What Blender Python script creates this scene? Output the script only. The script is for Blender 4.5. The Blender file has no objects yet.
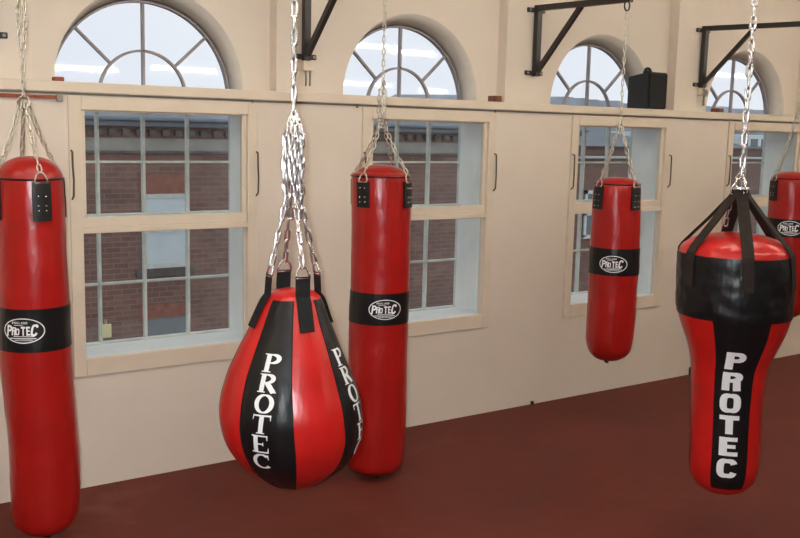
import bpy, bmesh, math, random
import numpy as np
from mathutils import Vector, Matrix, noise
PI = math.pi
C = bpy.context.scene.collection
sc = bpy.context.scene
random.seed(5)

# ------------------------------------------------------------------ camera
F_PX, YAW, PITCH, ROLL, CAM_D, CAM_H = 972.74, math.radians(34.9008), math.radians(8.1733), math.radians(1.41425), 4.2808, 1.65
CAM = Vector((0, -CAM_D, CAM_H))
fw = Vector((math.sin(YAW)*math.cos(PITCH), math.cos(YAW)*math.cos(PITCH), -math.sin(PITCH)))
rt = Vector((math.cos(YAW), -math.sin(YAW), 0)); up = rt.cross(fw)
r2 = math.cos(ROLL)*rt + math.sin(ROLL)*up; u2 = -math.sin(ROLL)*rt + math.cos(ROLL)*up
cd = bpy.data.cameras.new('camera'); cam = bpy.data.objects.new('camera', cd); C.objects.link(cam)
m = Matrix.Identity(4)
for i in range(3):
    m[i][0], m[i][1], m[i][2], m[i][3] = r2[i], u2[i], -fw[i], CAM[i]
cam.matrix_world = m
cd.sensor_fit = 'HORIZONTAL'; cd.sensor_width = 36; cd.lens = F_PX/800*36; cd.clip_end = 600
sc.camera = cam

# ------------------------------------------------------------------ materials
def nt(name):
    mt = bpy.data.materials.new(name); mt.use_nodes = True
    n = mt.node_tree.nodes; l = mt.node_tree.links
    return mt, n, l, n['Principled BSDF']
def coords(n, l, scale=1.0):
    t = n.new('ShaderNodeTexCoord'); mp = n.new('ShaderNodeMapping')
    mp.inputs['Scale'].default_value = (scale,)*3 if not hasattr(scale, '__len__') else scale
    l.new(t.outputs['Object'], mp.inputs['Vector']); return mp.outputs['Vector']
def noise_n(n, l, vec, scale, detail=4, rough=.55):
    k = n.new('ShaderNodeTexNoise'); k.inputs['Scale'].default_value = scale
    k.inputs['Detail'].default_value = detail; k.inputs['Roughness'].default_value = rough
    l.new(vec, k.inputs['Vector']); return k.outputs['Fac']
def ramp(n, l, fac, stops):
    r = n.new('ShaderNodeValToRGB'); e = r.color_ramp.elements
    while len(e) < len(stops): e.new(.5)
    for k, (p, c) in enumerate(stops):
        e[k].position = p; e[k].color = (*c, 1)
    l.new(fac, r.inputs['Fac']); return r.outputs['Color']
def bump(n, l, b, fac, strength, dist=.01):
    k = n.new('ShaderNodeBump'); k.inputs['Strength'].default_value = strength; k.inputs['Distance'].default_value = dist
    l.new(fac, k.inputs['Height']); l.new(k.outputs['Normal'], b.inputs['Normal'])
def simple(name, col, rough=.5, metal=0, var=.12, scale=8, bmp=0, bscale=30, spec=.5):
    mt, n, l, b = nt(name)
    v = coords(n, l); f = noise_n(n, l, v, scale)
    c0 = tuple(x*(1-var) for x in col); c1 = tuple(min(1, x*(1+var)) for x in col)
    l.new(ramp(n, l, f, [(.3, c0), (.7, c1)]), b.inputs['Base Color'])
    b.inputs['Roughness'].default_value = rough; b.inputs['Metallic'].default_value = metal
    b.inputs['Specular IOR Level'].default_value = spec
    if bmp: bump(n, l, b, noise_n(n, l, v, bscale), bmp)
    return mt
def vinyl(name, col, rough=.33, bmp=.35, spec=.5):
    mt, n, l, b = nt(name); v = coords(n, l)
    f = noise_n(n, l, v, 6, 3); c0 = tuple(x*.88 for x in col); c1 = tuple(x*1.08 for x in col)
    l.new(ramp(n, l, f, [(.3, c0), (.7, c1)]), b.inputs['Base Color'])
    b.inputs['Roughness'].default_value = rough; b.inputs['Specular IOR Level'].default_value = spec
    w = coords(n, l, (1, 1, .35))
    a = noise_n(n, l, w, 9, 3, .5); c = noise_n(n, l, v, 160, 2)
    mx = n.new('ShaderNodeMath'); mx.operation = 'MULTIPLY_ADD'; mx.inputs[1].default_value = .03
    l.new(c, mx.inputs[0]); l.new(a, mx.inputs[2])
    bump(n, l, b, mx.outputs[0], bmp, .03)
    return mt
def wall_paint():
    mt, n, l, b = nt('cream wall paint'); v = coords(n, l)
    f = noise_n(n, l, v, 1.3, 6, .6)
    l.new(ramp(n, l, f, [(.25, (.675, .585, .49)), (.55, (.72, .63, .535)), (.8, (.745, .66, .57))]), b.inputs['Base Color'])
    b.inputs['Roughness'].default_value = .6; b.inputs['Specular IOR Level'].default_value = .25
    bump(n, l, b, noise_n(n, l, v, 22, 5), .12, .01)
    return mt
def floor_paint():
    mt, n, l, b = nt('worn red oxide floor paint'); v = coords(n, l)
    f = noise_n(n, l, v, 1.1, 8, .65); g = noise_n(n, l, v, 9, 6, .7)
    mx = n.new('ShaderNodeMath'); mx.operation = 'MULTIPLY_ADD'; mx.inputs[1].default_value = .35
    l.new(g, mx.inputs[0]); l.new(f, mx.inputs[2])
    l.new(ramp(n, l, mx.outputs[0], [(.42, (.085, .026, .017)), (.60, (.118, .027, .019)), (.78, (.135, .030, .021)), (.95, (.18, .060, .042))]), b.inputs['Base Color'])
    b.inputs['Roughness'].default_value = .6; b.inputs['Specular IOR Level'].default_value = .14
    bump(n, l, b, g, .08, .01)
    return mt
def brick():
    mt, n, l, b = nt('weathered red brick')
    t = n.new('ShaderNodeTexCoord'); s = n.new('ShaderNodeSeparateXYZ'); c = n.new('ShaderNodeCombineXYZ'); ad = n.new('ShaderNodeMath')
    l.new(t.outputs['Object'], s.inputs[0]); l.new(s.outputs[0], ad.inputs[0]); l.new(s.outputs[1], ad.inputs[1])
    l.new(ad.outputs[0], c.inputs[0]); l.new(s.outputs[2], c.inputs[1])
    k = n.new('ShaderNodeTexBrick'); l.new(c.outputs[0], k.inputs['Vector'])
    k.inputs['Scale'].default_value = 1; k.inputs['Brick Width'].default_value = .22; k.inputs['Row Height'].default_value = .075
    k.inputs['Mortar Size'].default_value = .008
    k.inputs['Color1'].default_value = (.20, .105, .085, 1); k.inputs['Color2'].default_value = (.27, .15, .12, 1); k.inputs['Mortar'].default_value = (.25, .2, .17, 1)
    f = noise_n(n, l, c.outputs[0], 1.7, 6, .7)
    mx = n.new('ShaderNodeMix'); mx.data_type = 'RGBA'; mx.blend_type = 'MULTIPLY'; mx.inputs[0].default_value = 1
    l.new(k.outputs['Color'], mx.inputs[6]); l.new(ramp(n, l, f, [(.3, (.75, .75, .78)), (.7, (1.15, 1.08, 1.05))]), mx.inputs[7])
    l.new(mx.outputs[2], b.inputs['Base Color']); b.inputs['Roughness'].default_value = .9
    return mt
def glass(name, refl, tint):
    mt = bpy.data.materials.new(name); mt.use_nodes = True; n = mt.node_tree.nodes; l = mt.node_tree.links
    n.remove(n['Principled BSDF']); o = n['Material Output']
    tr = n.new('ShaderNodeBsdfTransparent'); tr.inputs[0].default_value = (*tint, 1)
    gl = n.new('ShaderNodeBsdfGlossy'); gl.inputs['Roughness'].default_value = .03
    lw = n.new('ShaderNodeLayerWeight'); lw.inputs['Blend'].default_value = .5
    pw = n.new('ShaderNodeMath'); pw.operation = 'POWER'; pw.inputs[1].default_value = 5; l.new(lw.outputs['Facing'], pw.inputs[0])
    ma = n.new('ShaderNodeMath'); ma.operation = 'MULTIPLY_ADD'; ma.inputs[1].default_value = 1-refl; ma.inputs[2].default_value = refl; l.new(pw.outputs[0], ma.inputs[0])
    v = coords(n, l); bp = n.new('ShaderNodeBump'); bp.inputs['Strength'].default_value = .01; bp.inputs['Distance'].default_value = .01
    l.new(noise_n(n, l, v, 3, 2), bp.inputs['Height']); l.new(bp.outputs[0], gl.inputs['Normal'])
    mx = n.new('ShaderNodeMixShader'); l.new(ma.outputs[0], mx.inputs[0]); l.new(tr.outputs[0], mx.inputs[1]); l.new(gl.outputs[0], mx.inputs[2])
    l.new(mx.outputs[0], o.inputs['Surface'])
    return mt
def emit(name, col, st):
    mt = bpy.data.materials.new(name); mt.use_nodes = True; n = mt.node_tree.nodes; l = mt.node_tree.links
    n.remove(n['Principled BSDF']); e = n.new('ShaderNodeEmission'); e.inputs[0].default_value = (*col, 1); e.inputs[1].default_value = st
    l.new(e.outputs[0], n['Material Output'].inputs[0]); return mt

M = dict(
    wall=wall_paint(), floor=floor_paint(), brick=brick(),
    trim=simple('cream gloss trim paint', (.70, .60, .475), .45, 0, .05, 5),
    reveal=simple('white reveal paint', (.84, .86, .85), .5, 0, .08, 4, .1, 12),
    archreveal=simple('off white arch plaster', (.60, .56, .51), .7, 0, .08, 4, .1, 12),
    sash=simple('pale grey sash paint', (.60, .62, .58), .55, 0, .15, 14),
    fan=simple('backlit fanlight grey', (.27, .25, .26), .6, 0, .1, 10),  # the backlit darkness of frame and bars is put into this grey
    sill=simple('white sill paint', (.80, .82, .82), .45, 0, .05, 6),
    ceil=simple('white ceiling paint', (.74, .70, .62), .8, 0, .03, 2),
    glass=glass('window glass', .035, (.97, .985, .98)),
    red=vinyl('glossy red vinyl', (.36, .009, .007), .28, .42),
    redleather=vinyl('bright red leather', (.52, .012, .010), .30, .38),
    black=vinyl('black vinyl', (.008, .008, .009), .34, .45, .32),
    leather=simple('black strap leather', (.010, .009, .009), .45, 0, .1, 20, .2, 60, .35),
    web=simple('dark brown webbing', (.026, .018, .014), .8, 0, .2, 60, .4, 200, .25),
    blackweb=simple('black webbing', (.011, .011, .012), .75, 0, .2, 60, .4, 200, .25),
    steel=simple('zinc plated steel', (.72, .72, .72), .22, 1, .12, 40),
    dullsteel=simple('dull galvanised steel', (.58, .55, .48), .34, .9, .2, 40),
    chrome=simple('bright zinc plated steel', (.86, .87, .89), .19, .95, .06, 60),
    iron=simple('black painted iron', (.022, .019, .018), .42, 0, .2, 20),
    white=simple('white print', (.88, .89, .91), .5, 0, .04, 10),
    rubber=simple('black speaker cabinet vinyl', (.013, .013, .014), .6, 0, .15, 40, .2, 120),
    grille=simple('black speaker grille cloth', (.007, .007, .008), .85, 0, .2, 200, .3, 300),
    redbrick=simple('bare red brick', (.30, .075, .04), .85, 0, .25, 30, .4, 60),
    brownbrick=simple('brown wood block', (.19, .075, .045), .8, 0, .25, 30, .3, 60),
    stone=simple('grey stone', (.33, .31, .28), .9, 0, .18, 3, .2, 20),
    darkstone=simple('dark stone', (.13, .11, .105), .9, 0, .3, 5),  # darker tone for string course, dentils and window ledges
    slate=simple('blue grey slate', (.155, .175, .20), .65, 0, .18, 4),
    lead=simple('grey gutter paint', (.20, .23, .27), .6, 0, .15, 3),
    rubbed=simple('orange rubbed brick', (.29, .125, .095), .9, 0, .2, 12),
    extwhite=simple('white exterior paint', (.75, .78, .80), .5, 0, .05, 6),
    blind=simple('pale window blind', (.62, .68, .70), .7, 0, .06, 3),
    darkglass=simple('grey exterior glass', (.16, .18, .19), .15, 0, .1, 3),
    asphalt=simple('street asphalt', (.12, .12, .12), .9, 0, .2, 5),
    foliage=simple('hazy blue grey hillside', (.30, .335, .37), .95, 0, .25, .25),  # blue grey distance haze is mixed into the hill colour
    tag=simple('cream plastic', (.66, .64, .40), .5, 0, .05, 20),
    tube=emit('fluorescent tube glow', (1.0, .92, .77), 36.0),
    housing=simple('white enamel housing', (.8, .8, .78), .4, 0, .03, 5),
    rust=simple('brown tarnished metal', (.10, .075, .045), .6, .2, .3, 40),
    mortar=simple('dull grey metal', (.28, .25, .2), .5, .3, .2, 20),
)

# ------------------------------------------------------------------ helpers
def obj(name, bm, mat, parent=None, smooth=False):
    me = bpy.data.meshes.new(name); bmesh.ops.recalc_face_normals(bm, faces=bm.faces[:]); bm.to_mesh(me); bm.free()
    if smooth:
        for p in me.polygons: p.use_smooth = True
    me.materials.append(M[mat]); o = bpy.data.objects.new(name, me); C.objects.link(o)
    if parent: o.parent = parent
    return o
def empty(name, loc, label=None, cat=None, group=None, kind=None):
    o = bpy.data.objects.new(name, None); C.objects.link(o); o.location = loc; o.empty_display_size = .05
    if label: o['label'] = label
    if cat: o['category'] = cat
    if group: o['group'] = group
    if kind: o['kind'] = kind
    return o
def tag(o, label, cat, group=None):
    o['label'] = label; o['category'] = cat
    if group: o['group'] = group
    return o
def struct(o, label=None):
    o['kind'] = 'structure'
    if label: o['label'] = label
    return o
def box(bm, x0, x1, y0, y1, z0, z1, bev=0):
    r = bmesh.ops.create_cube(bm, size=1)['verts']
    for v in r:
        v.co = Vector(((x0+x1)/2 + v.co.x*(x1-x0), (y0+y1)/2 + v.co.y*(y1-y0), (z0+z1)/2 + v.co.z*(z1-z0)))
    if bev:
        es = list({e for v in r for e in v.link_edges})
        bmesh.ops.bevel(bm, geom=es, offset=bev, segments=2, affect='EDGES', profile=.5)
    return bm
def B(*a, **k): return box(bmesh.new(), *a, **k)
def frame_of(d):
    d = d.normalized(); a = Vector((0, 0, 1)) if abs(d.z) < .9 else Vector((1, 0, 0))
    s = d.cross(a).normalized(); return s, s.cross(d).normalized()
def tube(bm, pts, r, n=8, closed=False):
    pts = [Vector(p) for p in pts]; rings = []; N = len(pts)
    s = None
    for i, p in enumerate(pts):
        if closed: d = pts[(i+1) % N]-pts[i-1]
        else: d = pts[min(i+1, N-1)]-pts[max(i-1, 0)]
        d.normalize()
        if s is None: s, t = frame_of(d)
        else:
            s = (s - d*s.dot(d)).normalized()
        t = s.cross(d).normalized()
        rings.append([bm.verts.new(p + r*(math.cos(2*PI*k/n)*s + math.sin(2*PI*k/n)*t)) for k in range(n)])
    M_ = N if closed else N-1
    for i in range(M_):
        a, b = rings[i], rings[(i+1) % N]
        for k in range(n): bm.faces.new((a[k], a[(k+1) % n], b[(k+1) % n], b[k]))
    if not closed:
        bm.faces.new(rings[0][::-1]); bm.faces.new(rings[-1])
    return bm
def bar(bm, a, b, w, h):
    """square bar from a to b"""
    a, b = Vector(a), Vector(b); s, t = frame_of(b-a)
    q = [[bm.verts.new(p + s*x*w/2 + t*y*h/2) for x, y in ((-1, -1), (1, -1), (1, 1), (-1, 1))] for p in (a, b)]
    for k in range(4): bm.faces.new((q[0][k], q[0][(k+1) % 4], q[1][(k+1) % 4], q[1][k]))
    bm.faces.new(q[0][::-1]); bm.faces.new(q[1]); return bm
def link(bm, c, d, side, L, W, wire, n=6):
    """one chain link: stadium loop centred at c, long axis d, broad axis side"""
    d = d.normalized(); side = (side - d*side.dot(d)).normalized(); h = L/2-W/2; R = W/2-wire
    pts = []
    for k in range(7): a = PI*k/6; pts.append(c + d*(h + R*math.sin(a)) + side*R*math.cos(a))
    for k in range(7): a = PI*k/6; pts.append(c - d*(h + R*math.sin(a)) - side*R*math.cos(a))
    tube(bm, pts, wire, n, True)
def chain(bm, pts, pitch, W, wire, twist=0.0):
    pts = [Vector(p) for p in pts]; L = [0]
    for a, b in zip(pts, pts[1:]): L.append(L[-1]+(b-a).length)
    n = max(1, round(L[-1]/pitch)); p = L[-1]/n
    def at(s):
        s = max(0, min(L[-1], s))
        for i in range(len(pts)-1):
            if s <= L[i+1] or i == len(pts)-2:
                return pts[i].lerp(pts[i+1], (s-L[i])/max(1e-9, L[i+1]-L[i]))
    for i in range(n):
        a, b = at(i*p), at((i+1)*p); d = b-a
        s, t = frame_of(d); ang = PI/4 + (PI/2 if i % 2 else 0) + twist + random.uniform(-.25, .25)
        link(bm, (a+b)/2, d, s*math.cos(ang)+t*math.sin(ang), p+2.4*wire+.002, W, wire)
    return bm

# surfaces of revolution described by measured rows (z, radius, sideways offset)
def catmull(P, n):
    P = np.array(P, float); P = np.vstack([2*P[0]-P[1], P, 2*P[-1]-P[-2]]); out = []
    for i in range(1, len(P)-2):
        for k in range(n):
            t = k/n; a, b, c, d = P[i-1], P[i], P[i+1], P[i+2]
            out.append(.5*((2*b)+(c-a)*t+(2*a-5*b+4*c-d)*t*t+(3*b-a-3*c+d)*t**3))
    out.append(P[-2]); return np.array(out)
def slim(rows, k): return [(z, r*k, o*k) for z, r, o in rows]
class Surf:
    def __init__(self, x, y, rows, puff=None, lump=0.0, seed=0, n=14):
        self.x, self.y, self.puff, self.lump, self.seed = x, y, puff, lump, seed
        D = catmull(rows, n); D[:, 1] = np.maximum(D[:, 1], 0); self.D = D
        ds = np.hypot(np.diff(D[:, 0]), np.diff(D[:, 1])); self.s = np.concatenate([[0], np.cumsum(ds)])
        t = Vector((CAM.x-x, CAM.y-y, 0)).normalized(); self.phi0 = math.atan2(t.y, t.x); self.side = Vector((-t.y, t.x, 0))
        self.base = Vector((x, y, float(D[:, 0].min())))
    def row(self, s): return [float(np.interp(s, self.s, self.D[:, k])) for k in range(3)]
    def s_of_z(self, z, lo=0):
        i = np.argmin(abs(self.D[lo:, 0]-z))+lo; return float(self.s[i])
    def pt(self, az, s, off=0.0):
        """az in degrees, 0 = towards the viewer, positive = to the right; local to the base"""
        z, r, o = self.row(s); a = math.radians(az)
        if self.puff: r *= self.puff(az, z)
        if self.lump and r > .02:
            v = Vector((math.cos(a)*r, math.sin(a)*r, z))
            k = min(1, r/.08)
            r += self.lump*k*(noise.noise(v*5+Vector((self.seed, 0, 0)))+.5*noise.noise(Vector((v.x*7, v.y*7, v.z*14))+Vector((0, self.seed, 3))))
        z0, r0, _ = self.row(s-.004); z1, r1, _ = self.row(s+.004)
        nr, nz = -(z1-z0), (r1-r0); q = math.hypot(nr, nz) or 1
        r += off*nr/q; z += off*nz/q
        w = self.phi0+a; c = self.side*o
        return Vector((c.x+r*math.cos(w), c.y+r*math.sin(w), z-self.base.z))
    def grid(self, bm, a0, a1, s0, s1, na, ns, off=0.0, closed=False):
        rows = []
        for j in range(ns+1):
            s = s0+(s1-s0)*j/ns
            rows.append([bm.verts.new(self.pt(a0+(a1-a0)*i/na, s, off)) for i in range(na if closed else na+1)])
        for j in range(ns):
            for i in range(na):
                k = (i+1) % na if closed else i+1
                bm.faces.new((rows[j][i], rows[j+1][i], rows[j+1][k], rows[j][k]))
        return bm
    def shell(self, bm, a0, a1, s0, s1, na, ns, off, th):
        """closed curved slab lying on the surface"""
        rows = []
        for o in (off, off-th):
            rows.append([[bm.verts.new(self.pt(a0+(a1-a0)*i/na, s0+(s1-s0)*j/ns, o)) for i in range(na+1)] for j in range(ns+1)])
        for q in rows:
            for j in range(ns):
                for i in range(na): bm.faces.new((q[j][i], q[j+1][i], q[j+1][i+1], q[j][i+1]))
        a, b = rows
        for j in range(ns):
            bm.faces.new((a[j][0], a[j+1][0], b[j+1][0], b[j][0])); bm.faces.new((a[j][na], a[j+1][na], b[j+1][na], b[j][na]))
        for i in range(na):
            bm.faces.new((a[0][i], a[0][i+1], b[0][i+1], b[0][i])); bm.faces.new((a[ns][i], a[ns][i+1], b[ns][i+1], b[ns][i]))
        return bm

# ------------------------------------------------------------------ lettering (strokes in a unit box)
def arc(cx, cy, rx, ry, a0, a1, w0, w1=None, n=20):
    w1 = w0 if w1 is None else w1
    out = []
    for k in range(n+1):
        a = math.radians(a0+(a1-a0)*k/n); f = abs(math.cos(a))
        out.append((cx+rx*math.cos(a), cy+ry*math.sin(a), w1+(w0-w1)*f))
    return out
def sarc(cx, cy, rx, ry, a0, a1, w0, w1, e=.62, n=36):
    out = []
    for k in range(n+1):
        a = math.radians(a0+(a1-a0)*k/n); c, q = math.cos(a), math.sin(a); f = abs(c)**.7
        out.append((cx+rx*math.copysign(abs(c)**e, c), cy+ry*math.copysign(abs(q)**e, q), w1+(w0-w1)*f))
    return out
def ln(x0, y0, x1, y1, w, w2=None): return [(x0, y0, w), (x1, y1, w if w2 is None else w2)]
SERIF = {
 'P': [ln(.27, 0, .27, 1, .21), ln(.05, .975, .4, .975, .05), ln(.05, .025, .5, .025, .05), arc(.45, .735, .33, .225, 90, -90, .2, .07), ln(.27, .96, .46, .96, .07), ln(.27, .51, .46, .51, .07)],
 'R': [ln(.24, 0, .24, 1, .21), ln(.03, .975, .4, .975, .05), ln(.03, .025, .44, .025, .05), arc(.42, .745, .32, .215, 90, -90, .2, .07), ln(.24, .96, .44, .96, .07), ln(.24, .53, .44, .53, .07), ln(.46, .54, .86, .02, .22), ln(.72, .025, 1.0, .025, .05)],
 'O': [arc(.5, .5, .385, .465, 0, 360, .21, .07, 40)],
 'T': [ln(.5, 0, .5, 1, .21), ln(.04, .96, .96, .96, .08), ln(.07, 1, .04, .72, .07, .03), ln(.93, 1, .96, .72, .07, .03), ln(.28, .025, .72, .025, .05)],
 'E': [ln(.27, 0, .27, 1, .21), ln(.05, .965, .86, .965, .07), ln(.05, .035, .9, .035, .07), ln(.27, .51, .66, .51, .07), ln(.85, 1, .87, .74, .07, .03), ln(.89, 0, .92, .3, .07, .03), ln(.65, .62, .65, .40, .05)],
 'C': [arc(.53, .5, .41, .465, 48, 318, .2, .07, 30), ln(.85, .97, .87, .66, .06, .04)],
}
BOLD = {
 'P': [ln(.25, 0, .25, 1, .38), arc(.55, .70, .29, .195, 90, -90, .31, .2), ln(.25, .89, .56, .89, .21), ln(.25, .505, .56, .505, .21)],
 'R': [ln(.23, 0, .23, 1, .36), arc(.55, .735, .29, .165, 90, -90, .32, .19), ln(.23, .905, .56, .905, .19), ln(.23, .545, .56, .545, .19), ln(.72, .55, .76, 0, .36, .36)],
 'O': [sarc(.5, .5, .325, .40, 0, 360, .34, .2)],
 'T': [ln(.5, 0, .5, 1, .36), ln(.03, .88, .97, .88, .24)],
 'E': [ln(.25, 0, .25, 1, .38), ln(.25, .89, .93, .89, .22), ln(.25, .11, .95, .11, .22), ln(.25, .51, .84, .51, .2)],
 'C': [sarc(.5, .5, .325, .40, 22, 338, .34, .2)],
 'N': [ln(.15, 0, .15, 1, .26), ln(.85, 0, .85, 1, .26), ln(.15, .95, .85, .05, .24)],
 'G': [arc(.5, .5, .36, .42, 45, 330, .26, .2, 30), ln(.84, .12, .84, .5, .22), ln(.55, .46, .9, .46, .18)],
 'L': [ln(.2, 0, .2, 1, .28), ln(.2, .1, .92, .1, .2)],
 'A': [ln(.12, 0, .5, 1, .24), ln(.88, 0, .5, 1, .24), ln(.25, .3, .75, .3, .18)],
 'D': [ln(.2, 0, .2, 1, .28), arc(.4, .5, .42, .41, 90, -90, .28, .2), ln(.2, .91, .42, .91, .2), ln(.2, .09, .42, .09, .2)],
}
def strokes(bm, st, fn, step=.12, layer=[0]):
    """fn(u, v, lift) -> point"""
    for pts in st:
        layer[0] += 1; lift = (layer[0] % 7)*4e-5
        P = [(Vector((p[0], p[1])), p[2]) for p in pts]; Q = []
        for (a, wa), (b, wb) in zip(P, P[1:]):
            n = max(1, int((b-a).length/step+.999))
            for k in range(n): Q.append((a.lerp(b, k/n), wa+(wb-wa)*k/n))
        Q.append(P[-1]); rows = []
        loop = (P[0][0]-P[-1][0]).length < 1e-4 and len(P) > 3
        for i, (p, w) in enumerate(Q):
            d = Q[min(i+1, len(Q)-1)][0]-Q[max(i-1, 0)][0]
            if loop and i in (0, len(Q)-1): d = Q[1][0]-Q[-2][0]
            d.normalize(); nrm = Vector((-d.y, d.x))
            rows.append([bm.verts.new(fn(*(p+nrm*w*t), lift)) for t in (-.5, -.17, .17, .5)])
        for a, b in zip(rows, rows[1:]):
            for k in range(3): bm.faces.new((a[k], a[k+1], b[k+1], b[k]))
    return bm
SERIF = {k: [[(x, y, w*1.14) for x, y, w in st] for st in v] for k, v in SERIF.items()}
def stacked_word(sf, font, az, z_top, z_bot, width, gap, lift=.0012, slant=(0, 0)):
    bm = bmesh.new(); s0, s1 = sf.s_of_z(z_top, 30), sf.s_of_z(z_bot, 30); h = (s1-s0)/6
    for i, ch in enumerate('PROTEC'):
        top = s0+h*i
        def fn(u, v, l, top=top):
            s = top+(h-gap)*(1-v); r = max(.05, sf.row(s)[1])
            return sf.pt(az+slant[0]+(slant[1]-slant[0])*(s-s0)/(s1-s0)+math.degrees((u-.5)*width/r), s, lift+l)
        strokes(bm, font[ch], fn)
    return bm
def logo(sf, az, zc, W=.156, H=.096, lift=.0035):
    """oval badge: PRO TEC with a small word over it and ruled lines under it"""
    bm = bmesh.new(); sc0 = sf.s_of_z(zc); r = sf.row(sc0)[1]
    def at(x, y, l=0):   # x, y in -1..1 of the oval
        return sf.pt(az+math.degrees(x*W/2/r), sc0-y*H/2, lift+l)
    def part(st, x0, x1, y0, y1, sl=0, step=.15):
        strokes(bm, [[(a, b, w*.82) for a, b, w in q] for q in st], lambda u, v, l: at(x0+(x1-x0)*u+sl*(v-.5), y0+(y1-y0)*v, l), step)
    strokes(bm, [arc(0, 0, .95, .93, 0, 360, .055, .08, 64)], at, .2)
    part(BOLD['P'], -.82, -.52, -.44, .42, .06); part(BOLD['R'], -.55, -.31, -.36, .28, .04); part(BOLD['O'], -.36, -.15, -.34, .18, .02)
    part(BOLD['T'], -.10, .12, -.36, .34, 0); part(BOLD['E'], .13, .33, -.36, .34, 0); part(BOLD['C'], .34, .68, -.42, .50, .10)
    for i, ch in enumerate('ENGLAND'):
        x = -.52+.107*i; part(BOLD[ch], x, x+.088, .52, .70, .01, .4)
    strokes(bm, [ln(-.42, .42, .0, .42, .04), ln(-.45, -.44, .5, -.44, .05), ln(-.62, -.60, .58, -.60, .07), ln(-.4, -.74, .42, -.74, .04)], at, .2)
    return bm

# ------------------------------------------------------------------ the room
CEIL = 2.85; X0, X1, Y0 = -5.0, 27.0, -19.0
WC = [1.69+1.495*k for k in range(4)]         # centres of the window bays
YG = .34                                       # plane of the outer sashes
struct(obj('floor', B(X0, X1, Y0, .36, -.2, 0), 'floor'), 'dark red painted concrete floor')
struct(obj('ceiling', B(X0, X1, Y0, .40, CEIL, CEIL+.1), 'ceil'))
struct(obj('wall_left', B(X0-.1, X0, Y0, .36, 0, CEIL), 'wall')); struct(obj('wall_right', B(X1, X1+.1, Y0, .36, 0, CEIL), 'wall'))
struct(obj('wall_front', B(X0, X1, Y0-.1, Y0, 0, CEIL), 'wall'))
# lined lower wall with its window openings, upper wall with arched openings and piers: one wall
bm = bmesh.new()
LT = 1.772; W0, W1, S0, S1 = -.46, .46, .575, 1.73
edges = [X0] + [c+d for c in WC for d in (W0, W1)] + [X1]
for i in range(0, len(edges), 2): box(bm, edges[i], edges[i+1], 0, .36, 0, LT)
for c in WC:
    box(bm, c+.43, c+W1, 0, .02, S0, S1); box(bm, c+W0, c+W1, 0, .36, 0, S0); box(bm, c+W0, c+W1, 0, .36, S1, LT)
YU, ZA, RA, LZ = .20, 1.777, .457, 1.79
ZF = 1.822                                     # centre of the arch where it meets the room
hw = 1.495/2; box(bm, X0, WC[0]-hw, YU, .36, LZ, CEIL); box(bm, WC[3]+hw, X1, YU, .36, LZ, CEIL)
def arch_line(r, zc, y, n=40): return [Vector((-r*math.cos(PI*k/n), y, max(LZ-.01, zc+r*math.sin(PI*k/n)))) for k in range(n+1)]
for c in WC:
    n = 40; prof = [(c+p.x, p.z) for p in arch_line(RA, ZF, 0)]; prof[0] = (c-RA, LZ); prof[-1] = (c+RA, LZ)
    outer = [(c-hw, LZ)]+[(c-hw+2*hw*(k-1)/(n-2), CEIL) for k in range(1, n)]+[(c+hw, LZ)]
    V = [[bm.verts.new((x, y, z)) for x, z in L] for y in (YU, .36) for L in (prof, outer)]
    for k in range(n):
        bm.faces.new((V[0][k], V[0][k+1], V[1][k+1], V[1][k])); bm.faces.new((V[2][k], V[3][k], V[3][k+1], V[2][k+1]))
        bm.faces.new((V[0][k], V[2][k], V[2][k+1], V[0][k+1])); bm.faces.new((V[1][k], V[1][k+1], V[3][k+1], V[3][k]))
YP = .125
for k in range(-3, 12):
    c = 1.69+1.495*k; box(bm, c+.605, c+.939, YP, YU+.01, LZ, CEIL)
struct(obj('wall_back', bm, 'wall'), 'cream painted wall with four windows and arched lights above a ledge')
bm = B(X0, X1, -.03, .345, LT, 1.8165, bev=.003)
struct(obj('trim_1', bm, 'trim'), 'cream timber ledge running over the lower windows')
struct(obj('ledge_shadow_strip', B(X0, X1, -.004, .0, LT-.010, LT-.002), 'mortar'), 'dark strip standing in for the shadow gap under the ledge')  # dark strip put in for the shadow line below the overhang

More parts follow.
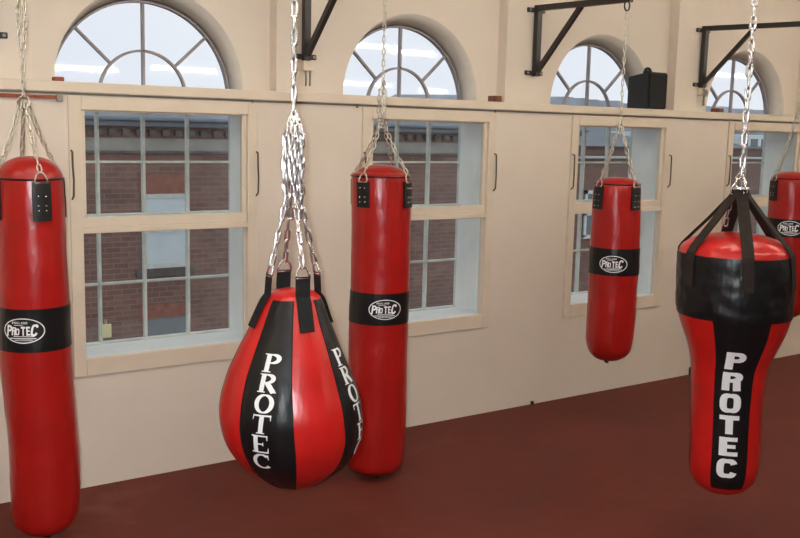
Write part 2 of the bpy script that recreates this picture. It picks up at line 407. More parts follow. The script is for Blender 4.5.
def window(i, c):
    ord_ = ['nearest', 'second', 'third', 'farthest'][i]
    w = empty('window_%d' % (i+1), (c, 0, S0), 'cream framed lower window with secondary glazing, %s along the wall' % ord_, kind='structure')
    L = lambda x0, x1, y0, y1, z0, z1, bm=None, bev=.003: box(bm or bmesh.new(), x0, x1, y0, y1, z0-S0, z1-S0, bev)
    # flat casing on the wall
    bm = bmesh.new()
    L(-.46, -.405, -.012, .02, .52, 1.758, bm); L(.385, .435, -.012, .02, .52, 1.758, bm)
    L(-.405, .385, -.012, .02, 1.70, 1.758, bm); L(-.405, .385, -.012, .02, .52, .60, bm)
    obj('window_frame', bm, 'trim', w)
    # sliding inner sashes
    bm = bmesh.new()
    L(-.405, -.385, .004, .03, 1.20, 1.70, bm); L(.362, .385, .004, .03, 1.20, 1.70, bm)
    L(-.385, .362, .004, .03, 1.692, 1.70, bm); L(-.405, .385, .000, .03, 1.188, 1.232, bm)
    s = obj('upper_sash', bm, 'trim', w); obj('pane', L(-.388, .366, .014, .018, 1.228, 1.696, bev=0), 'glass', s)
    bm = bmesh.new()
    L(-.405, .385, -.008, .035, 1.162, 1.188, bm)
    L(-.405, -.398, .02, .035, .60, 1.165, bm, 0); L(.379, .385, .02, .035, .60, 1.165, bm, 0)
    s = obj('lower_sash', bm, 'trim', w); obj('pane', L(-.40, .382, .026, .030, .595, 1.166, bev=0), 'glass', s)
    # reveal lining and sill
    bm = bmesh.new()
    L(W0-.001, W0+.012, .021, .33, S0, S1, bm, 0); L(W1-.012, W1+.001, .021, .33, S0, S1, bm, 0); L(W0, W1, .021, .33, S1-.012, S1+.001, bm, 0)
    obj('reveal', bm, 'reveal', w)
    bm = bmesh.new(); q = []
    for y, z in ((.0, .601), (.335, .582)): q += [bm.verts.new((x, y+.02, z-S0)) for x in (W0+.012, W1-.012)]
    t = [bm.verts.new((v.co.x, v.co.y, -.0005)) for v in q]
    for f in ((0, 1, 3, 2),): bm.faces.new([q[k] for k in f]); bm.faces.new([t[k] for k in f][::-1])
    for a, b in ((0, 1), (1, 3), (3, 2), (2, 0)): bm.faces.new((q[a], q[b], t[b], t[a]))
    obj('window_sill', bm, 'sill', w)
    # outer sash with its glazing bars
    bm = bmesh.new(); y0, y1 = YG-.02, YG+.018
    L(-.455, -.44, y0, y1, S0, S1, bm); L(.452, .459, y0, y1, S0, S1, bm)
    L(-.455, .459, y0, y1, S0, .592, bm); L(-.455, .459, y0, y1, 1.715, S1, bm); L(-.455, .459, y0-.01, y1, 1.18, 1.215, bm)
    for x in (-.228, -.004, .222): L(x-.0068, x+.0068, y0+.008, y1, S0, S1, bm, .002)
    for z in (1.462, .876): L(-.455, .459, y0+.012, y1, z-.0055, z+.0055, bm, .002)
    s = obj('outer_sash', bm, 'sash', w)
    obj('outer_pane', L(-.45, .455, YG+.002, YG+.006, S0+.005, S1-.005, bev=0), 'glass', s)
    for x in (-.452, .428):
        if i == 3 and x > 0: pass
        bm = bmesh.new(); x += -.0
        tube(bm, [(x, -.014, 1.525-S0), (x, -.03, 1.52-S0), (x, -.032, 1.46-S0), (x+.004, -.03, 1.40-S0), (x+.002, -.03, 1.33-S0), (x, -.014, 1.315-S0)], .0045, 6)
        obj('sash_hook', bm, 'rust', w)
def fan_window(i, c):
    ord_ = ['nearest', 'second', 'third', 'farthest'][i]
    w = empty('window_%d' % (i+5), (c, YG, ZA), 'arched fanlight window with radiating bars, %s along the wall' % ord_, kind='structure')
    def ringm(bm, r0, r1, y0, y1, n=40, zmin=.02):
        V = []
        for k in range(n+1):
            a = PI-PI*k/n; V.append([bm.verts.new((r*math.cos(a), y, max(r*math.sin(a), zmin))) for r, y in ((r0, y0), (r1, y0), (r1, y1), (r0, y1))])
        for a, b in zip(V, V[1:]):
            for k in range(4): bm.faces.new((a[k], a[(k+1) % 4], b[(k+1) % 4], b[k]))
        return bm
    bm = bmesh.new()
    A = [[bm.verts.new((p.x, p.y, p.z-ZA)) for p in L] for L in (arch_line(RA-.0005, ZF, YU-YG+.0005), arch_line(.447, ZA, .0), arch_line(.475, ZA, .004), arch_line(RA+.02, ZF, YU-YG+.004))]
    for a, b in zip(A, A[1:]+A[:1]):
        for k in range(40): bm.faces.new((a[k], a[k+1], b[k+1], b[k]))
    obj('reveal', bm, 'archreveal', w, True)
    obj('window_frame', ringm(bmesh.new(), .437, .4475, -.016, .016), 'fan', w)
    bm = bmesh.new(); ringm(bm, .208, .2195, -.012, .010)
    box(bm, -.0065, .0065, -.012, .010, .02, .439)
    for a in (43, 137):
        a = math.radians(a); d = Vector((math.cos(a), 0, math.sin(a)))
        p, q = d*.215, d*.439; bar(bm, p, q, .022, .0115)
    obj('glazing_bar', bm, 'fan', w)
    bm = bmesh.new(); n = 40; R = .441
    A = [[bm.verts.new((R*math.cos(PI*k/n), y, max(.02, R*math.sin(PI*k/n)))) for k in range(n+1)] for y in (.0, .004)]
    bm.faces.new(A[0]); bm.faces.new(A[1][::-1])
    for k in range(n): bm.faces.new((A[0][k], A[0][k+1], A[1][k+1], A[1][k]))
    bm.faces.new((A[0][n], A[0][0], A[1][0], A[1][n]))
    obj('pane', bm, 'glass', w)
for i, c in enumerate(WC): window(i, c); fan_window(i, c)
# ------------------------------------------------------------------ punch bags
def dring(bm, c, tang, updir, w, h, wire):
    pts = [c-tang*w/2]
    for k in range(9):
        a = PI-PI*k/8; pts.append(c+tang*(w/2)*math.cos(a)+updir*h*math.sin(a))
    pts.append(c+tang*w/2)
    return tube(bm, pts, wire, 6, True)
def heavy_bag(x, y, rows, band, ring_z, tabs, apex, top, seed, label, logo_az, logo_z, chain_spec, dbl=0.0, apex_off=0.0, cluster=False, bottom_az=20, lump=.004):
    sf = Surf(x, y, rows, lump=lump, seed=seed); e = empty('heavy_bag', sf.base, label, 'punching bag', 'red heavy bags hanging from the wall brackets')
    zb = sf.base.z
    bm = bmesh.new(); sf.grid(bm, 0, 360, 0, float(sf.s[-1]), 56, 90, closed=True); bmesh.ops.remove_doubles(bm, verts=bm.verts[:], dist=1e-5)
    obj('body', bm, 'red', e, True)
    s0, s1 = sf.s_of_z(band[1], 15), sf.s_of_z(band[0], 15)
    bm = bmesh.new(); sf.grid(bm, 0, 360, s0, s1, 56, 8, .0022, True)
    for k, ss in ((0, s0), (1, s1)):
        sf.grid(bm, 0, 360, ss-.0002, ss+.0002, 56, 1, .001, True)
    b = obj('band', bm, 'black', e, True)
    obj('logo', logo(sf, logo_az, logo_z), 'white', b)['label'] = 'white oval PRO TEC badge'
    s = sf.s_of_z(ring_z)
    obj('piping', tube(bmesh.new(), [sf.pt(6*k, s, .0015) for k in range(60)], .0042, 6, True), 'black', e, True)
    P = chain_spec
    for az in tabs:
        st = sf.s_of_z(ring_z-.012); se = sf.s_of_z(ring_z-.145); r = sf.row(st)[1]; da = math.degrees(.031/r)
        bm = sf.shell(bmesh.new(), az-da, az+da, st, se, 6, 8, .011, .012)
        t = obj('strap_tab', bm, 'leather', e)
        tg = (sf.pt(az+5, st)-sf.pt(az-5, st)).normalized(); top_ = sf.pt(az, st, .008); nrm = (sf.pt(az, st, .02)-sf.pt(az, st)).normalized()
        ud = (Vector((0, 0, 1))-nrm*.25).normalized()
        obj('d_ring', dring(bmesh.new(), top_-ud*.004, tg, ud, .044, .04, .0032), 'dullsteel', t, True)
        for rz in (.045, .075, .103):
            for sx in (-.012, .012):
                p = sf.pt(az+math.degrees(sx/r), sf.s_of_z(ring_z-.012-rz), .0115)
                bm = bmesh.new(); bmesh.ops.create_icosphere(bm, subdivisions=1, radius=.0042, matrix=Matrix.Translation(p)); obj('rivet', bm, 'chrome', t, True)
        c0 = top_+ud*.038; c1 = Vector((0, 0, apex-zb))+sf.side*apex_off
        d = (c0-c1); d.z = 0; d = d.normalized()*.012 if d.length > 0 else d
        obj('chain', chain(bmesh.new(), [c1+d, c1.lerp(c0, .5)-Vector((0, 0, .006)), c0], P[0], P[1], P[2]), 'dullsteel', e, True)
    bm = bmesh.new(); tube(bm, [sf.side*apex_off+Vector((.022*math.cos(2*PI*k/14), .006*math.sin(4*PI*k/14), apex-zb+.022*math.sin(2*PI*k/14))) for k in range(14)], .004, 6, True)
    obj('swivel_ring', bm, 'dullsteel', e, True)
    ao = sf.side*apex_off; a, bq = ao+Vector((0, 0, apex+.018-zb)), ao+Vector((0, 0, top-zb))
    if dbl:
        mid = ao+Vector((0, 0, dbl-zb)); bm = chain(bmesh.new(), [a, mid], P[0], P[1], P[2])
        for sg in (-1, 1): chain(bm, [mid+sf.side*.004*sg, mid+sf.side*.011*sg+Vector((0, 0, .05)), bq+sf.side*.011*sg], P[0], P[1], P[2], .5*sg)
    else: bm = chain(bmesh.new(), [a, bq], P[0], P[1], P[2])
    obj('hanging_chain', bm, 'dullsteel', e, True)
    if cluster:
        bm = bmesh.new()
        for k in range(3):
            q = 2*PI*k/3+.4; o = Vector((math.cos(q), math.sin(q), 0))*.016
            chain(bm, [a+Vector((0, 0, .175-.03*k)), a+o+Vector((0, 0, .14)), a+o*1.2+Vector((0, 0, .02)), a+o*.5-Vector((0, 0, .02))], P[0], P[1], P[2])
        obj('loose_chain', bm, 'dullsteel', e, True)
    # black pull loop under the base
    L_ = float(sf.s[-1]); bm = bmesh.new()
    p0, p1 = sf.pt(bottom_az, L_-.075, .002), sf.pt(bottom_az+180, L_-.02, .002); mid = (p0+p1)/2
    tube(bm, [sf.pt(bottom_az, L_-.075+.0185*k, .004) for k in range(5)]+[sf.pt(bottom_az, L_-.004, .018)], .007, 6)
    obj('pull_loop', bm, 'leather', e, True)
    return e
rows1 = [(1.520, 0, -.006), (1.514, .05, -.006), (1.492, .092, -.006), (1.462, .1135, -.005), (1.43, .119, -.005), (1.2, .126, -.005), (.982, .1315, -.0055), (.809, .1345, -.0055), (.673, .133, .0), (.476, .132, .012), (.356, .1325, .0165), (.236, .133, .017), (.16, .130, .015), (.105, .114, .012), (.078, .08, .011), (.066, .04, .010), (.064, 0, .010)]
heavy_bag(.937, -.55, slim(rows1, .962), (.806, .966), 1.440, (17, 122, 196, 284), 1.715, 2.304, 1.3,
          'long red heavy bag beside the nearest window, one black strap tab facing front', -18, .886, (.026, .019, .0031), dbl=1.90, apex_off=-.020, bottom_az=10)
rows2 = [(1.489, 0, 0), (1.484, .05, 0), (1.468, .095, 0), (1.445, .122, 0), (1.415, .1375, 0), (1.09, .1375, .007), (.758, .139, .003), (.369, .1405, .0015), (.171, .1415, .0005), (.085, .138, -.001), (.05, .128, -.001), (.024, .095, 0), (.013, .05, 0), (.011, 0, 0)]
heavy_bag(2.497, -.53, rows2, (.752, .908), 1.432, (-34, 60, 152, 240), 1.675, 2.304, 4.1,
          'long red heavy bag behind the pear shaped bag, nearly touching the floor', 12, .834, (.026, .018, .0029), cluster=True, bottom_az=12, lump=.003)
rows3 = [(1.418, 0, 0), (1.413, .06, 0), (1.398, .105, .001), (1.373, .129, .002), (1.29, .136, .002), (1.009, .142, .006), (.724, .141, .008), (.55, .138, .006), (.494, .136, .004), (.436, .122, .006), (.40, .09, .004), (.382, .05, .002), (.378, 0, .001)]
heavy_bag(4.079, -.52, slim(rows3, .965), (.877, 1.035), 1.380, (-48, 50, 140, 222), 1.69, 2.304, 7.7,
          'short red heavy bag hanging clear of the floor in front of the third window', -1, .956, (.030, .018, .0030), bottom_az=-10, lump=.003)
rows5 = [(1.442, 0, -.002), (1.437, .06, -.002), (1.42, .108, -.002), (1.395, .135, -.002), (1.354, .147, -.002), (1.139, .152, .004), (1.014, .154, .008), (.8, .152, .012), (.62, .147, .014), (.54, .13, .014), (.50, .09, .012), (.48, .045, .01), (.476, 0, .01)]
heavy_bag(5.71, -.53, slim(rows5, .94), (1.022, 1.140), 1.396, (-52, 42, 135, 225), 1.80, 2.304, 9.2,
          'red heavy bag half hidden behind the broad topped uppercut bag', 0, 1.084, (.030, .018, .0030), bottom_az=0, lump=.003)

def ribbon(bm, pts, side, w, th):
    """flat strap through pts; side = list of unit vectors across the strap"""
    V = []
    for i, (p, s) in enumerate(zip(pts, side)):
        d = (pts[min(i+1, len(pts)-1)]-pts[max(i-1, 0)]).normalized(); n = s.cross(d).normalized()
        V.append([bm.verts.new(p+s*a*w/2+n*b*th/2) for a, b in ((-1, -1), (1, -1), (1, 1), (-1, 1))])
    for a, b in zip(V, V[1:]):
        for k in range(4): bm.faces.new((a[k], a[(k+1) % 4], b[(k+1) % 4], b[k]))
    bm.faces.new(V[0][::-1]); bm.faces.new(V[-1]); return bm

# pear shaped bag
rows = [(1.098, 0, .004), (1.094, .05, .004), (1.08, .085, .003), (1.056, .1045, .002), (.986, .134, -.001), (.897, .1755, -.004), (.808, .2135, -.006), (.718, .243, -.002), (.645, .2515, .0015), (.573, .241, .008), (.499, .202, .012), (.444, .146, .013), (.405, .085, .013), (.388, .04, .012), (.384, 0, .011)]
SEAM = -43.0
def puff_t(az, z):
    t = ((az-SEAM) % 45)/45; return 1+.022*(math.sin(PI*t)**.8-.75)
sf = Surf(1.592, -1.35, rows, puff=puff_t, lump=.003, seed=2.2)
e = empty('teardrop_bag', sf.base, 'pear shaped red and black bag with white PROTEC lettering, hanging on bright chains', 'punching bag')
zb = sf.base.z; L_ = float(sf.s[-1]); st = sf.s_of_z(1.068)
bm = bmesh.new()
for k in range(4): sf.grid(bm, SEAM-45+90*k, SEAM+90*k, st, L_, 10, 70)
sf.grid(bm, 0, 360, 0, st, 80, 8, closed=True); bmesh.ops.remove_doubles(bm, verts=bm.verts[:], dist=2e-4)
obj('body', bm, 'redleather', e, True)
for k in range(4):
    pn = obj('panel', sf.grid(bmesh.new(), SEAM+90*k, SEAM+45+90*k, st, L_, 10, 70), 'black', e, True); pn['label'] = 'black panel between the red ones'
    if k in (0, 1): obj('lettering', stacked_word(sf, SERIF, SEAM+(22 if k == 0 else 21)+90*k, .905, .518, .068, .006, slant=(4 if k == 0 else -5, -6 if k == 0 else 5)), 'white', pn)['label'] = 'white serif PROTEC lettering'
bm = bmesh.new()
for k in range(8): tube(bm, [sf.pt(SEAM+45*k, st+(L_-st-.005)*j/60, .0004) for j in range(61)], .0018, 5)
obj('seam', bm, 'blackweb', e, True)
hub = Vector((0, 0, 1.69-zb)); neck = Vector((0, 0, 1.42-zb))
for k in range(4):
    az = SEAM+67.5+90*k-3
    dirv = (sf.pt(az, st)-sf.pt(az+180, st)).normalized(); dirv.z = 0; dirv.normalize(); tg = Vector((-dirv.y, dirv.x, 0))
    top_ = Vector((0, 0, 1.150-zb))+dirv*.088+sf.side*.004
    pts = [top_]+[sf.pt(az, st-.012+.02*j, .005) for j in range(0, 7)]
    t = obj('strap', ribbon(bmesh.new(), pts, [tg]*len(pts), .052, .005), 'blackweb', e)
    bm = dring(bmesh.new(), top_-Vector((0, 0, .006)), tg, Vector((0, 0, 1))-dirv*.2, .05, .042, .0042)
    obj('d_ring', bm, 'chrome', t, True)
    c0 = top_+Vector((0, 0, .03))-dirv*.008
    ang = 2*PI*k/4+.5; o = dirv*.024
    obj('spreader_chain', chain(bmesh.new(), [hub+o*.2, hub+o*1.0-Vector((0, 0, .06)), neck+o*.9, c0], .040, .023, .0050), 'chrome', e, True)
for k in range(4):
    az = math.radians(45+90*k); o = Vector((math.cos(az), math.sin(az), 0))
    bm = chain(bmesh.new(), [hub+Vector((0, 0, .01)), hub+o*.030-Vector((0, 0, .05)), hub+o*.032-Vector((0, 0, .18+.03*k)), hub+o*.018-Vector((0, 0, .27+.04*k))], .040, .023, .0050)
    obj('loose_chain', bm, 'chrome', e, True)
obj('hanging_chain', chain(bmesh.new(), [hub, (0, 0, CEIL-.06-zb)], .045, .027, .0062, .0), 'chrome', e, True)
bm = bmesh.new(); box(bm, -.03, .03, -.03, .03, CEIL-.012-zb, CEIL-.0005-zb, .003)
tube(bm, [(.02*math.cos(2*PI*k/14), 0, CEIL-.035-zb+.026*math.sin(2*PI*k/14)) for k in range(14)], .005, 6, True)
obj('ceiling_hook', bm, 'chrome', e, True)

# angled uppercut bag
rows = [(1.272, 0, 0), (1.268, .07, 0), (1.252, .15, -.002), (1.225, .206, -.004), (1.195, .2295, -.005), (1.117, .2365, -.001), (.994, .238, .004), (.944, .235, .008), (.869, .211, .013), (.785, .179, .011), (.701, .1585, .0055), (.574, .150, .0065), (.402, .149, .012), (.294, .146, .0125), (.24, .130, .0125), (.204, .10, .013), (.188, .055, .014), (.184, 0, .014)]
A0 = -20.0
def puff_u(az, z):
    if z > .97: return 1
    t = ((az-A0) % 60)/60; return 1+.014*(math.sin(PI*t)**.8-.75)
sf = Surf(3.351, -1.85, slim(rows, .945), puff=puff_u, lump=.004, seed=6.6)
e = empty('uppercut_bag', sf.base, 'red and black uppercut bag, broad on top and narrow below, PROTEC down its front', 'punching bag')
zb = sf.base.z; L_ = float(sf.s[-1]); sb0, sb1 = sf.s_of_z(1.186, 10), sf.s_of_z(.938, 10); sbot = sf.s_of_z(.236, 10)
bm = bmesh.new()
sf.grid(bm, A0, A0+360, 0, sb0, 72, 14, closed=True); sf.grid(bm, A0, A0+360, sb0, sb1, 72, 10, -.004, True)
for k in (1, 3, 5): sf.grid(bm, A0+60*k, A0+60+60*k, sb1, sbot, 12, 50)
sf.grid(bm, A0, A0+360, sbot, L_, 72, 8, closed=True)
bmesh.ops.remove_doubles(bm, verts=bm.verts[:], dist=1e-5)
obj('body', bm, 'redleather', e, True)
for k in (0, 2, 4):
    pn = obj('panel', sf.grid(bmesh.new(), A0+60*k, A0+60+60*k, sb1-.003, sbot+(.004 if k else .004), 12, 50, .0006), 'black', e, True)
    if k == 0: obj('lettering', stacked_word(sf, BOLD, A0+26, .815, .280, .082, .013), 'white', pn)['label'] = 'white block PROTEC lettering'
bm = bmesh.new(); na, ns = 96, 24; R_ = []
def wr(az, t):
    p = Vector((math.cos(math.radians(az))*.25, math.sin(math.radians(az))*.25, t*.25))
    return .004+.006*noise.noise(Vector((p.x*16, p.y*16, p.z*9)))*math.sin(PI*t)+.004*noise.noise(p*30)*math.sin(PI*t)
for j in range(ns+1):
    t = j/ns; R_.append([bm.verts.new(sf.pt(360*i/na, sb0+(sb1-sb0)*t, wr(360*i/na, t))) for i in range(na)])
for j in range(ns):
    for i in range(na): bm.faces.new((R_[j][i], R_[j+1][i], R_[j+1][(i+1) % na], R_[j][(i+1) % na]))
obj('band', bm, 'black', e, True)['label'] = 'wide wrinkled black band around the top'
apex = 1.435-zb
for k in range(6):
    az = 13+60*k; p1 = sf.pt(az, sb0-.03, .006); d = p1.copy(); d.z = 0; d.normalize(); tg = Vector((-d.y, d.x, 0))
    a = Vector((0, 0, apex))+d*.022; pts = [a+Vector((0, 0, .012)), a, a.lerp(p1, .5)-Vector((0, 0, .004)), p1]+[sf.pt(az, sb0-.03+.022*j, .0085) for j in range(1, 8)]
    obj('strap', ribbon(bmesh.new(), pts, [tg]*len(pts), .046, .005), 'web', e)
bm = bmesh.new(); tube(bm, [(.03*math.cos(2*PI*k/16), .03*math.sin(2*PI*k/16), apex+.012) for k in range(16)], .006, 6, True)
tube(bm, [(.0, .024*math.cos(2*PI*k/16), apex+.03+.024*math.sin(2*PI*k/16)) for k in range(16)], .004, 6, True)
obj('top_ring', bm, 'chrome', e, True)
hub = Vector((0, 0, apex+.05))
obj('hanging_chain', chain(bmesh.new(), [hub, (0, 0, CEIL-.06-zb)], .045, .028, .0056), 'chrome', e, True)
for k, az in enumerate((-60, 40, 160)):
    w = sf.phi0+math.radians(az); o = Vector((math.cos(w), math.sin(w), 0))
    end = hub+o*.03-Vector((0, 0, .07)) if k else hub-sf.side*.047-Vector((0, 0, .19))
    bm = chain(bmesh.new(), [hub+Vector((0, 0, .03)), hub+o*.028-Vector((0, 0, .015)), end], .034, .02, .0036)
    obj('loose_chain', bm, 'chrome', e, True)
bm = bmesh.new(); box(bm, -.03, .03, -.03, .03, CEIL-.012-zb, CEIL-.0005-zb, .003)
tube(bm, [(.02*math.cos(2*PI*k/14), 0, CEIL-.035-zb+.026*math.sin(2*PI*k/14)) for k in range(14)], .005, 6, True)
obj('ceiling_hook', bm, 'chrome', e, True)

# ------------------------------------------------------------------ wall brackets
def bracket(x, xe, ye, label, pw=.068):
    z0, z1 = 2.0, 2.375; yw = YP
    e = empty('bag_bracket', (x, yw, z0), label, 'wall bracket', 'black iron bag brackets on the piers')
    q = lambda px, py, pz: Vector((px-x, py-yw, pz-z0))
    obj('upright', bar(bmesh.new(), q(x, yw-.026, z0-.02), q(x, yw-.026, z1+.015), .034, .034), 'iron', e)
    for z in (z0, z1-.012):
        p = obj('mounting_plate', B(-pw, pw, -.014, .0005, z-z0-.013, z-z0+.013, bev=.004), 'iron', e)
        for sx in (-1, 1): obj('bolt', tube(bmesh.new(), [(sx*(pw-.016), -.012, z-z0), (sx*(pw-.016), -.019, z-z0)], .008, 6), 'mortar', p)
    obj('arm', bar(bmesh.new(), q(x, yw-.012, z1), q(xe, ye-.03, z1), .032, .032), 'iron', e)
    k = .52; obj('brace', bar(bmesh.new(), q(x, yw-.04, z0+.01), q(x+(xe-x)*k, yw+(ye-yw)*k, z1-.012), .026, .026), 'iron', e)
    bm = bmesh.new(); tube(bm, [q(xe+.02*math.cos(2*PI*i/16), ye, z1-.034+.026*math.sin(2*PI*i/16)) for i in range(16)], .0045, 6, True)
    obj('eye_ring', bm, 'iron', e, True)
    return e
bracket(.955, .912, -.53, 'black iron bracket above the long heavy bag that hangs beside the nearest window')
bracket(2.448, 2.497, -.53, 'black iron bracket on the pier between the two nearest arched windows')
bracket(4.003, 4.079, -.52, 'black iron bracket on the pier between the second and third arched windows')
bracket(5.53, 5.71, -.53, 'black iron bracket on the pier between the loudspeaker and the farthest arched window')

# ------------------------------------------------------------------ things on the ledge and wall
e = empty('loudspeaker', (4.934, .04, 1.8165), 'black box loudspeaker standing on the ledge beside the third arched window', 'loudspeaker')
bm = bmesh.new(); V = []
for x in (0, .178):
    V.append([bm.verts.new((x, y, z)) for y, z in ((.006, .0005), (.185, .0005), (.185, .212), (.006, .240))])
for k in range(4): bm.faces.new((V[0][k], V[0][(k+1) % 4], V[1][(k+1) % 4], V[1][k]))
bm.faces.new(V[0]); bm.faces.new(V[1][::-1])
bmesh.ops.bevel(bm, geom=bm.edges[:], offset=.006, segments=2, affect='EDGES')
obj('cabinet', bm, 'rubber', e)
obj('front_grille', B(.008, .170, -.002, .008, .010, .228, bev=.003), 'grille', e)
bm = bmesh.new(); tube(bm, [(.02+.03+.032*math.cos(PI-PI*k/10)-.016, .05, .229+.034*math.sin(PI*k/10)) for k in range(11)], .009, 6)
box(bm, .018, .05, .036, .064, .225, .249, .004)
obj('handle', bm, 'rubber', e, True)

def wall_hook(x, label, rope):
    e = empty('wall_hook', (x, YP, 1.86), label, 'wall hook', 'small hooks under the bracket plates')
    obj('mounting_block', B(-.027, .027, -.030, .0005, .072, .125, bev=.004), 'trim', e)
    bm = bmesh.new()
    if rope:
        tube(bm, [(0, -.03, .115), (.006, -.04, .09), (-.004, -.04, .05), (.0, -.036, .0)], .009, 6)
        tube(bm, [(.012+.012*math.cos(2*PI*k/12), -.042, .085+.02*math.sin(2*PI*k/12)) for k in range(12)], .005, 6, True)
    else:
        for sx in (-1, 1): tube(bm, [(sx*.014, -.02, .08), (sx*.012, -.024, .04), (sx*.011, -.022, -.005)], .0045, 6)
    obj('prong', bm, 'mortar', e, True)
wall_hook(2.462, 'small cream block with two metal prongs under the second bracket', False)
wall_hook(5.545, 'dull metal hook hanging under the fourth bracket beside the speaker', True)
def block(x0, x1, y0, y1, h, mat, label):
    bm = B(x0, x1, y0, y1, 1.8167, 1.8167+h, bev=.004)
    for v in bm.verts: v.co += Vector((noise.noise(v.co*40)*.002, 0, 0))
    tag(obj('brick_fragment' if mat == 'redbrick' else 'wood_block', bm, mat), label, 'block')
block(1.175, 1.215, -.022, .03, .018, 'redbrick', 'small red brick piece on the ledge at the end of the nearest arched window')
block(3.60, 3.65, -.018, .05, .034, 'brownbrick', 'brown wood block on the ledge between the second and third arched windows')
block(5.575, 5.63, -.018, .05, .027, 'brownbrick', 'brown wood block on the ledge below the farthest arched window')
tag(obj('red_strip', B(.90, 1.182, -.020, .001, 1.742, 1.756, bev=.002), 'redbrick'), 'red strip fixed under the ledge above the long heavy bag by the nearest window', 'strip')
tag(obj('bracket_clip', B(1.183, 1.208, -.022, .0008, 1.732, 1.759, bev=.002), 'mortar'), 'small grey metal clip below the ledge, by the end of the red strip', 'clip')
for x, lb in ((2.101, 'small dark peg under the ledge at the corner of the nearest window'), (2.692, 'small dark peg under the ledge midway between the two nearest windows'), (3.612, 'small dark peg under the ledge just past the second window')):
    bm = tube(bmesh.new(), [(x, -.005, 1.772), (x, -.006, 1.752)], .0065, 8); tag(obj('peg', bm, 'mortar'), lb, 'peg', 'pegs under the ledge')
for x, h, lb in ((3.99, .022, 'small dark stub at the foot of the wall beside the short heavy bag'), (5.472, .055, 'small dark stub at the foot of the wall beside the uppercut bag')):
    tag(obj('wall_stub', tube(bmesh.new(), [(x, -.012, .0005), (x, -.012, h)], .011, 8), 'iron'), lb, 'stub')
e = empty('hanging_tag', (1.478, .312, .615), 'small cream tag hanging on a glazing bar of the nearest window', 'tag')
obj('card', B(-.022, .026, -.006, .002, .002, .068, bev=.002), 'tag', e); obj('loop', tube(bmesh.new(), [(0, -.002, .066), (-.006, -.002, .09), (.006, -.002, .09), (0, -.002, .066)], .0015, 5), 'tag', e)

# ------------------------------------------------------------------ ceiling lamps (fluorescent battens in four rows)
LAMPS = [(-3.6+2.4*k, y) for y in (-1.62, -3.2) for k in range(9)]
LAMPS += [(7.1, -6.4), (8.75, -6.9), (15.4, -6.4), (6.4, -16.2), (8.0, -14.4), (13.6, -16.2), (17.0, -17.6), (-2, -6.5), (-2, -10), (1.5, -13), (20, -4), (21, -8), (22, -13)]
for x, y in LAMPS:
    if True:
        e = empty('fluorescent_light', (x, y, CEIL), 'white fluorescent batten fixed to the gym ceiling', 'ceiling light', 'fluorescent ceiling lights')
        obj('housing', B(-.78, .78, -.05, .05, -.06, -.0005, bev=.006), 'housing', e)
        obj('tube', tube(bmesh.new(), [(-.75, 0, -.09), (.75, 0, -.09)], .024, 8), 'tube', e, True)
        for sx in (-.76, .74): obj('lamp_holder', B(sx, sx+.02, -.012, .012, -.112, -.058), 'housing', e)

# ------------------------------------------------------------------ outside
struct(obj('street', B(-60, 160, .5, 150, -4.6, -4.5), 'asphalt'))
FY = 9.0; BX0, BX1 = -14.0, 13.25
e = empty('brick_building', (0, FY, -4.5), 'long red brick building with stone cornice across the street', 'building'); ez = 4.5
obj('wall', B(BX0, BX1, 0, 8, 0, 1.24+ez), 'brick', e)
obj('string_course', B(BX0-.05, BX1+.05, -.06, .2, 1.225+ez, 1.262+ez, bev=.006), 'darkstone', e)
obj('frieze', B(BX0, BX1, -.02, 8, 1.262+ez, 1.44+ez), 'stone', e)
bm = B(BX0, BX1, -.015, .3, 1.44+ez, 1.60+ez); x = BX0+.1
obj('brick_course', bm, 'brick', e)
bm = bmesh.new(); random.seed(3)
while x < BX1: box(bm, x, x+.09, -.10, .05, 1.475+ez, 1.56+ez); x += .19
obj('dentil_course', bm, 'darkstone', e)
obj('cornice', B(BX0-.1, BX1+.1, -.16, .3, 1.60+ez, 1.68+ez, bev=.02), 'slate', e)
obj('gutter', B(BX0-.1, BX1+.1, -.22, .1, 1.68+ez, 1.735+ez, bev=.02), 'lead', e)
bm = bmesh.new(); V = [bm.verts.new(p) for p in ((BX0-.1, -.1, 1.70+ez), (BX1+.1, -.1, 1.70+ez), (BX1+.1, 8, 1.70+ez), (BX0-.1, 8, 1.70+ez), (BX0+2, 4, 1.74+ez), (BX1-2, 4, 1.74+ez))]
for f in ((0, 1, 5, 4), (1, 2, 5), (2, 3, 4, 5), (3, 0, 4), (0, 3, 2, 1)): bm.faces.new([V[k] for k in f])
obj('roof', bm, 'slate', e)
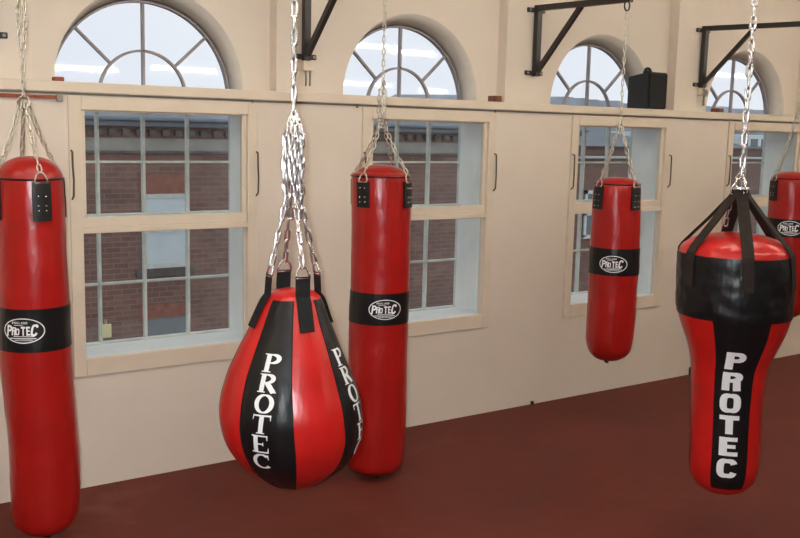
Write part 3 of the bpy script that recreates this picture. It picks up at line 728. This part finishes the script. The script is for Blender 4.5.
for wx in (-4.2, 1.55, 4.87):
    if wx > 3 or True:
        bm = B(wx-.08, wx+.66, -.012, .05, .66+ez, .935+ez); obj('lintel', bm, 'rubbed', e)
        bm = B(wx-.02, wx+.62, -.008, .05, -.36+ez, .66+ez); f = obj('window', bm, 'darkglass', e)
        bm = bmesh.new()
        for a in ((wx-.06, wx, -.38, .66), (wx+.58, wx+.62, -.38, .66), (wx, wx+.6, .60, .66), (wx, wx+.6, .10, .20), (wx, wx+.6, -.40, -.33)): box(bm, a[0], a[1], -.03, .03, a[2]+ez, a[3]+ez)
        obj('window_frame', bm, 'sash', f)
        bm = bmesh.new(); box(bm, wx+.0, wx+.58, -.02, .02, .20+ez, .60+ez); box(bm, wx, wx+.58, -.02, .02, -.33+ez, .10+ez); obj('blind', bm, 'blind', f)
        obj('window_ledge', B(wx-.16, wx+.72, -.06, .05, -.52+ez, -.40+ez, bev=.01), 'darkstone', e)
        obj('lintel', B(wx-.1, wx+.66, -.012, .05, -1.13+ez, -.93+ez), 'rubbed', e)
        f = obj('window', B(wx-.05, wx+.62, -.008, .05, -2.6+ez, -1.13+ez), 'darkglass', e)
        obj('window_frame', B(wx-.05, wx+.62, -.03, .03, -1.9+ez, -1.84+ez), 'sash', f)
e = empty('slate_roofed_house', (14.6, 15, -4.5), 'slate roofed brick house seen through the third and fourth windows', 'building')
obj('wall', B(0, 16, 0, 9, 0, 1.35+ez), 'brick', e)
obj('gutter', B(-.2, 16.2, -.15, .02, .98+ez, 1.05+ez, bev=.02), 'sash', e)
bm = bmesh.new(); V = [bm.verts.new(p) for p in ((-.2, -.2, 1.32+ez), (16.2, -.2, 1.32+ez), (16.2, 9.2, 1.32+ez), (-.2, 9.2, 1.32+ez), (2.5, 4.5, 2.05+ez), (13.5, 4.5, 2.05+ez))]
for f in ((0, 1, 5, 4), (1, 2, 5), (2, 3, 4, 5), (3, 0, 4), (0, 3, 2, 1)): bm.faces.new([V[k] for k in f])
obj('roof', bm, 'slate', e)
for wx in (2.2, 5.0, 7.8, 10.6):
    f = obj('window', B(wx, wx+1.0, -.03, .05, -1.2+ez, .1+ez), 'darkglass', e)
    bm = bmesh.new()
    for a in ((0, .09, -1.2, .1), (.91, 1, -1.2, .1), (0, 1, .0, .1), (0, 1, -.6, -.5), (0, 1, -1.25, -1.15)): box(bm, wx+a[0], wx+a[1], -.08, .02, a[2]+ez, a[3]+ez)
    obj('window_frame', bm, 'extwhite', f)
for wx in (8.5, 12.4):
    d = obj('dormer', B(wx, wx+1.3, .2, 3.0, 1.15+ez, 1.75+ez, bev=.02), 'extwhite', e)
    obj('pane', B(wx+.2, wx+.55, .18, .22, 1.3+ez, 1.62+ez), 'darkglass', d); obj('pane', B(wx+.75, wx+1.1, .18, .22, 1.3+ez, 1.62+ez), 'darkglass', d)
# wooded ridge far behind
bm = bmesh.new(); pr = None
for k in range(220):
    x = -40+1.2*k; h = 6.6+1.3*noise.noise(Vector((x*.03, 0, 1)))+.7*noise.noise(Vector((x*.22, 3, 0)))+.35*noise.noise(Vector((x*.7, 5, 0)))-.006*max(0, x-110)-2.6*max(0, min(1, (84-x)/14))
    cur = [bm.verts.new((x, 98, -4.5)), bm.verts.new((x, 99, h-3)), bm.verts.new((x, 101, h)), bm.verts.new((x, 118, h+.3)), bm.verts.new((x, 140, -4.5))]
    if pr:
        for i in range(4): bm.faces.new((pr[i], cur[i], cur[i+1], pr[i+1]))
    pr = cur
tag(obj('wooded_ridge', bm, 'foliage', None, True), 'wooded ridge far behind the houses, distance haze in its blue grey colour', 'hill')['kind'] = 'thing'

# ------------------------------------------------------------------ light: overcast sky and the camera's flash
w = bpy.data.worlds.new('World'); sc.world = w; w.use_nodes = True
n, l = w.node_tree.nodes, w.node_tree.links; bg = n['Background']
t = n.new('ShaderNodeTexCoord'); nz = noise_n(n, l, t.outputs['Generated'], 2.5, 4)
l.new(ramp(n, l, nz, [(.3, (.78, .81, .92)), (.7, (.88, .90, .97))]), bg.inputs['Color']); bg.inputs['Strength'].default_value = 1.08
fl = bpy.data.lights.new('flash', 'AREA'); fl.shape = 'RECTANGLE'; fl.size = .05; fl.size_y = .03; fl.energy = 62; fl.color = (.87, .94, 1.0)
fo = bpy.data.objects.new('flash', fl); C.objects.link(fo)
mm = m.copy(); mm.translation = CAM - r2*.055 + u2*.045 + fw*.03; fo.matrix_world = mm

sc.cycles.use_denoising = True
vs = sc.view_settings; vs.view_transform = 'Standard'; vs.look = 'None'; vs.gamma = 1; vs.use_curve_mapping = False; vs.exposure = 0.0
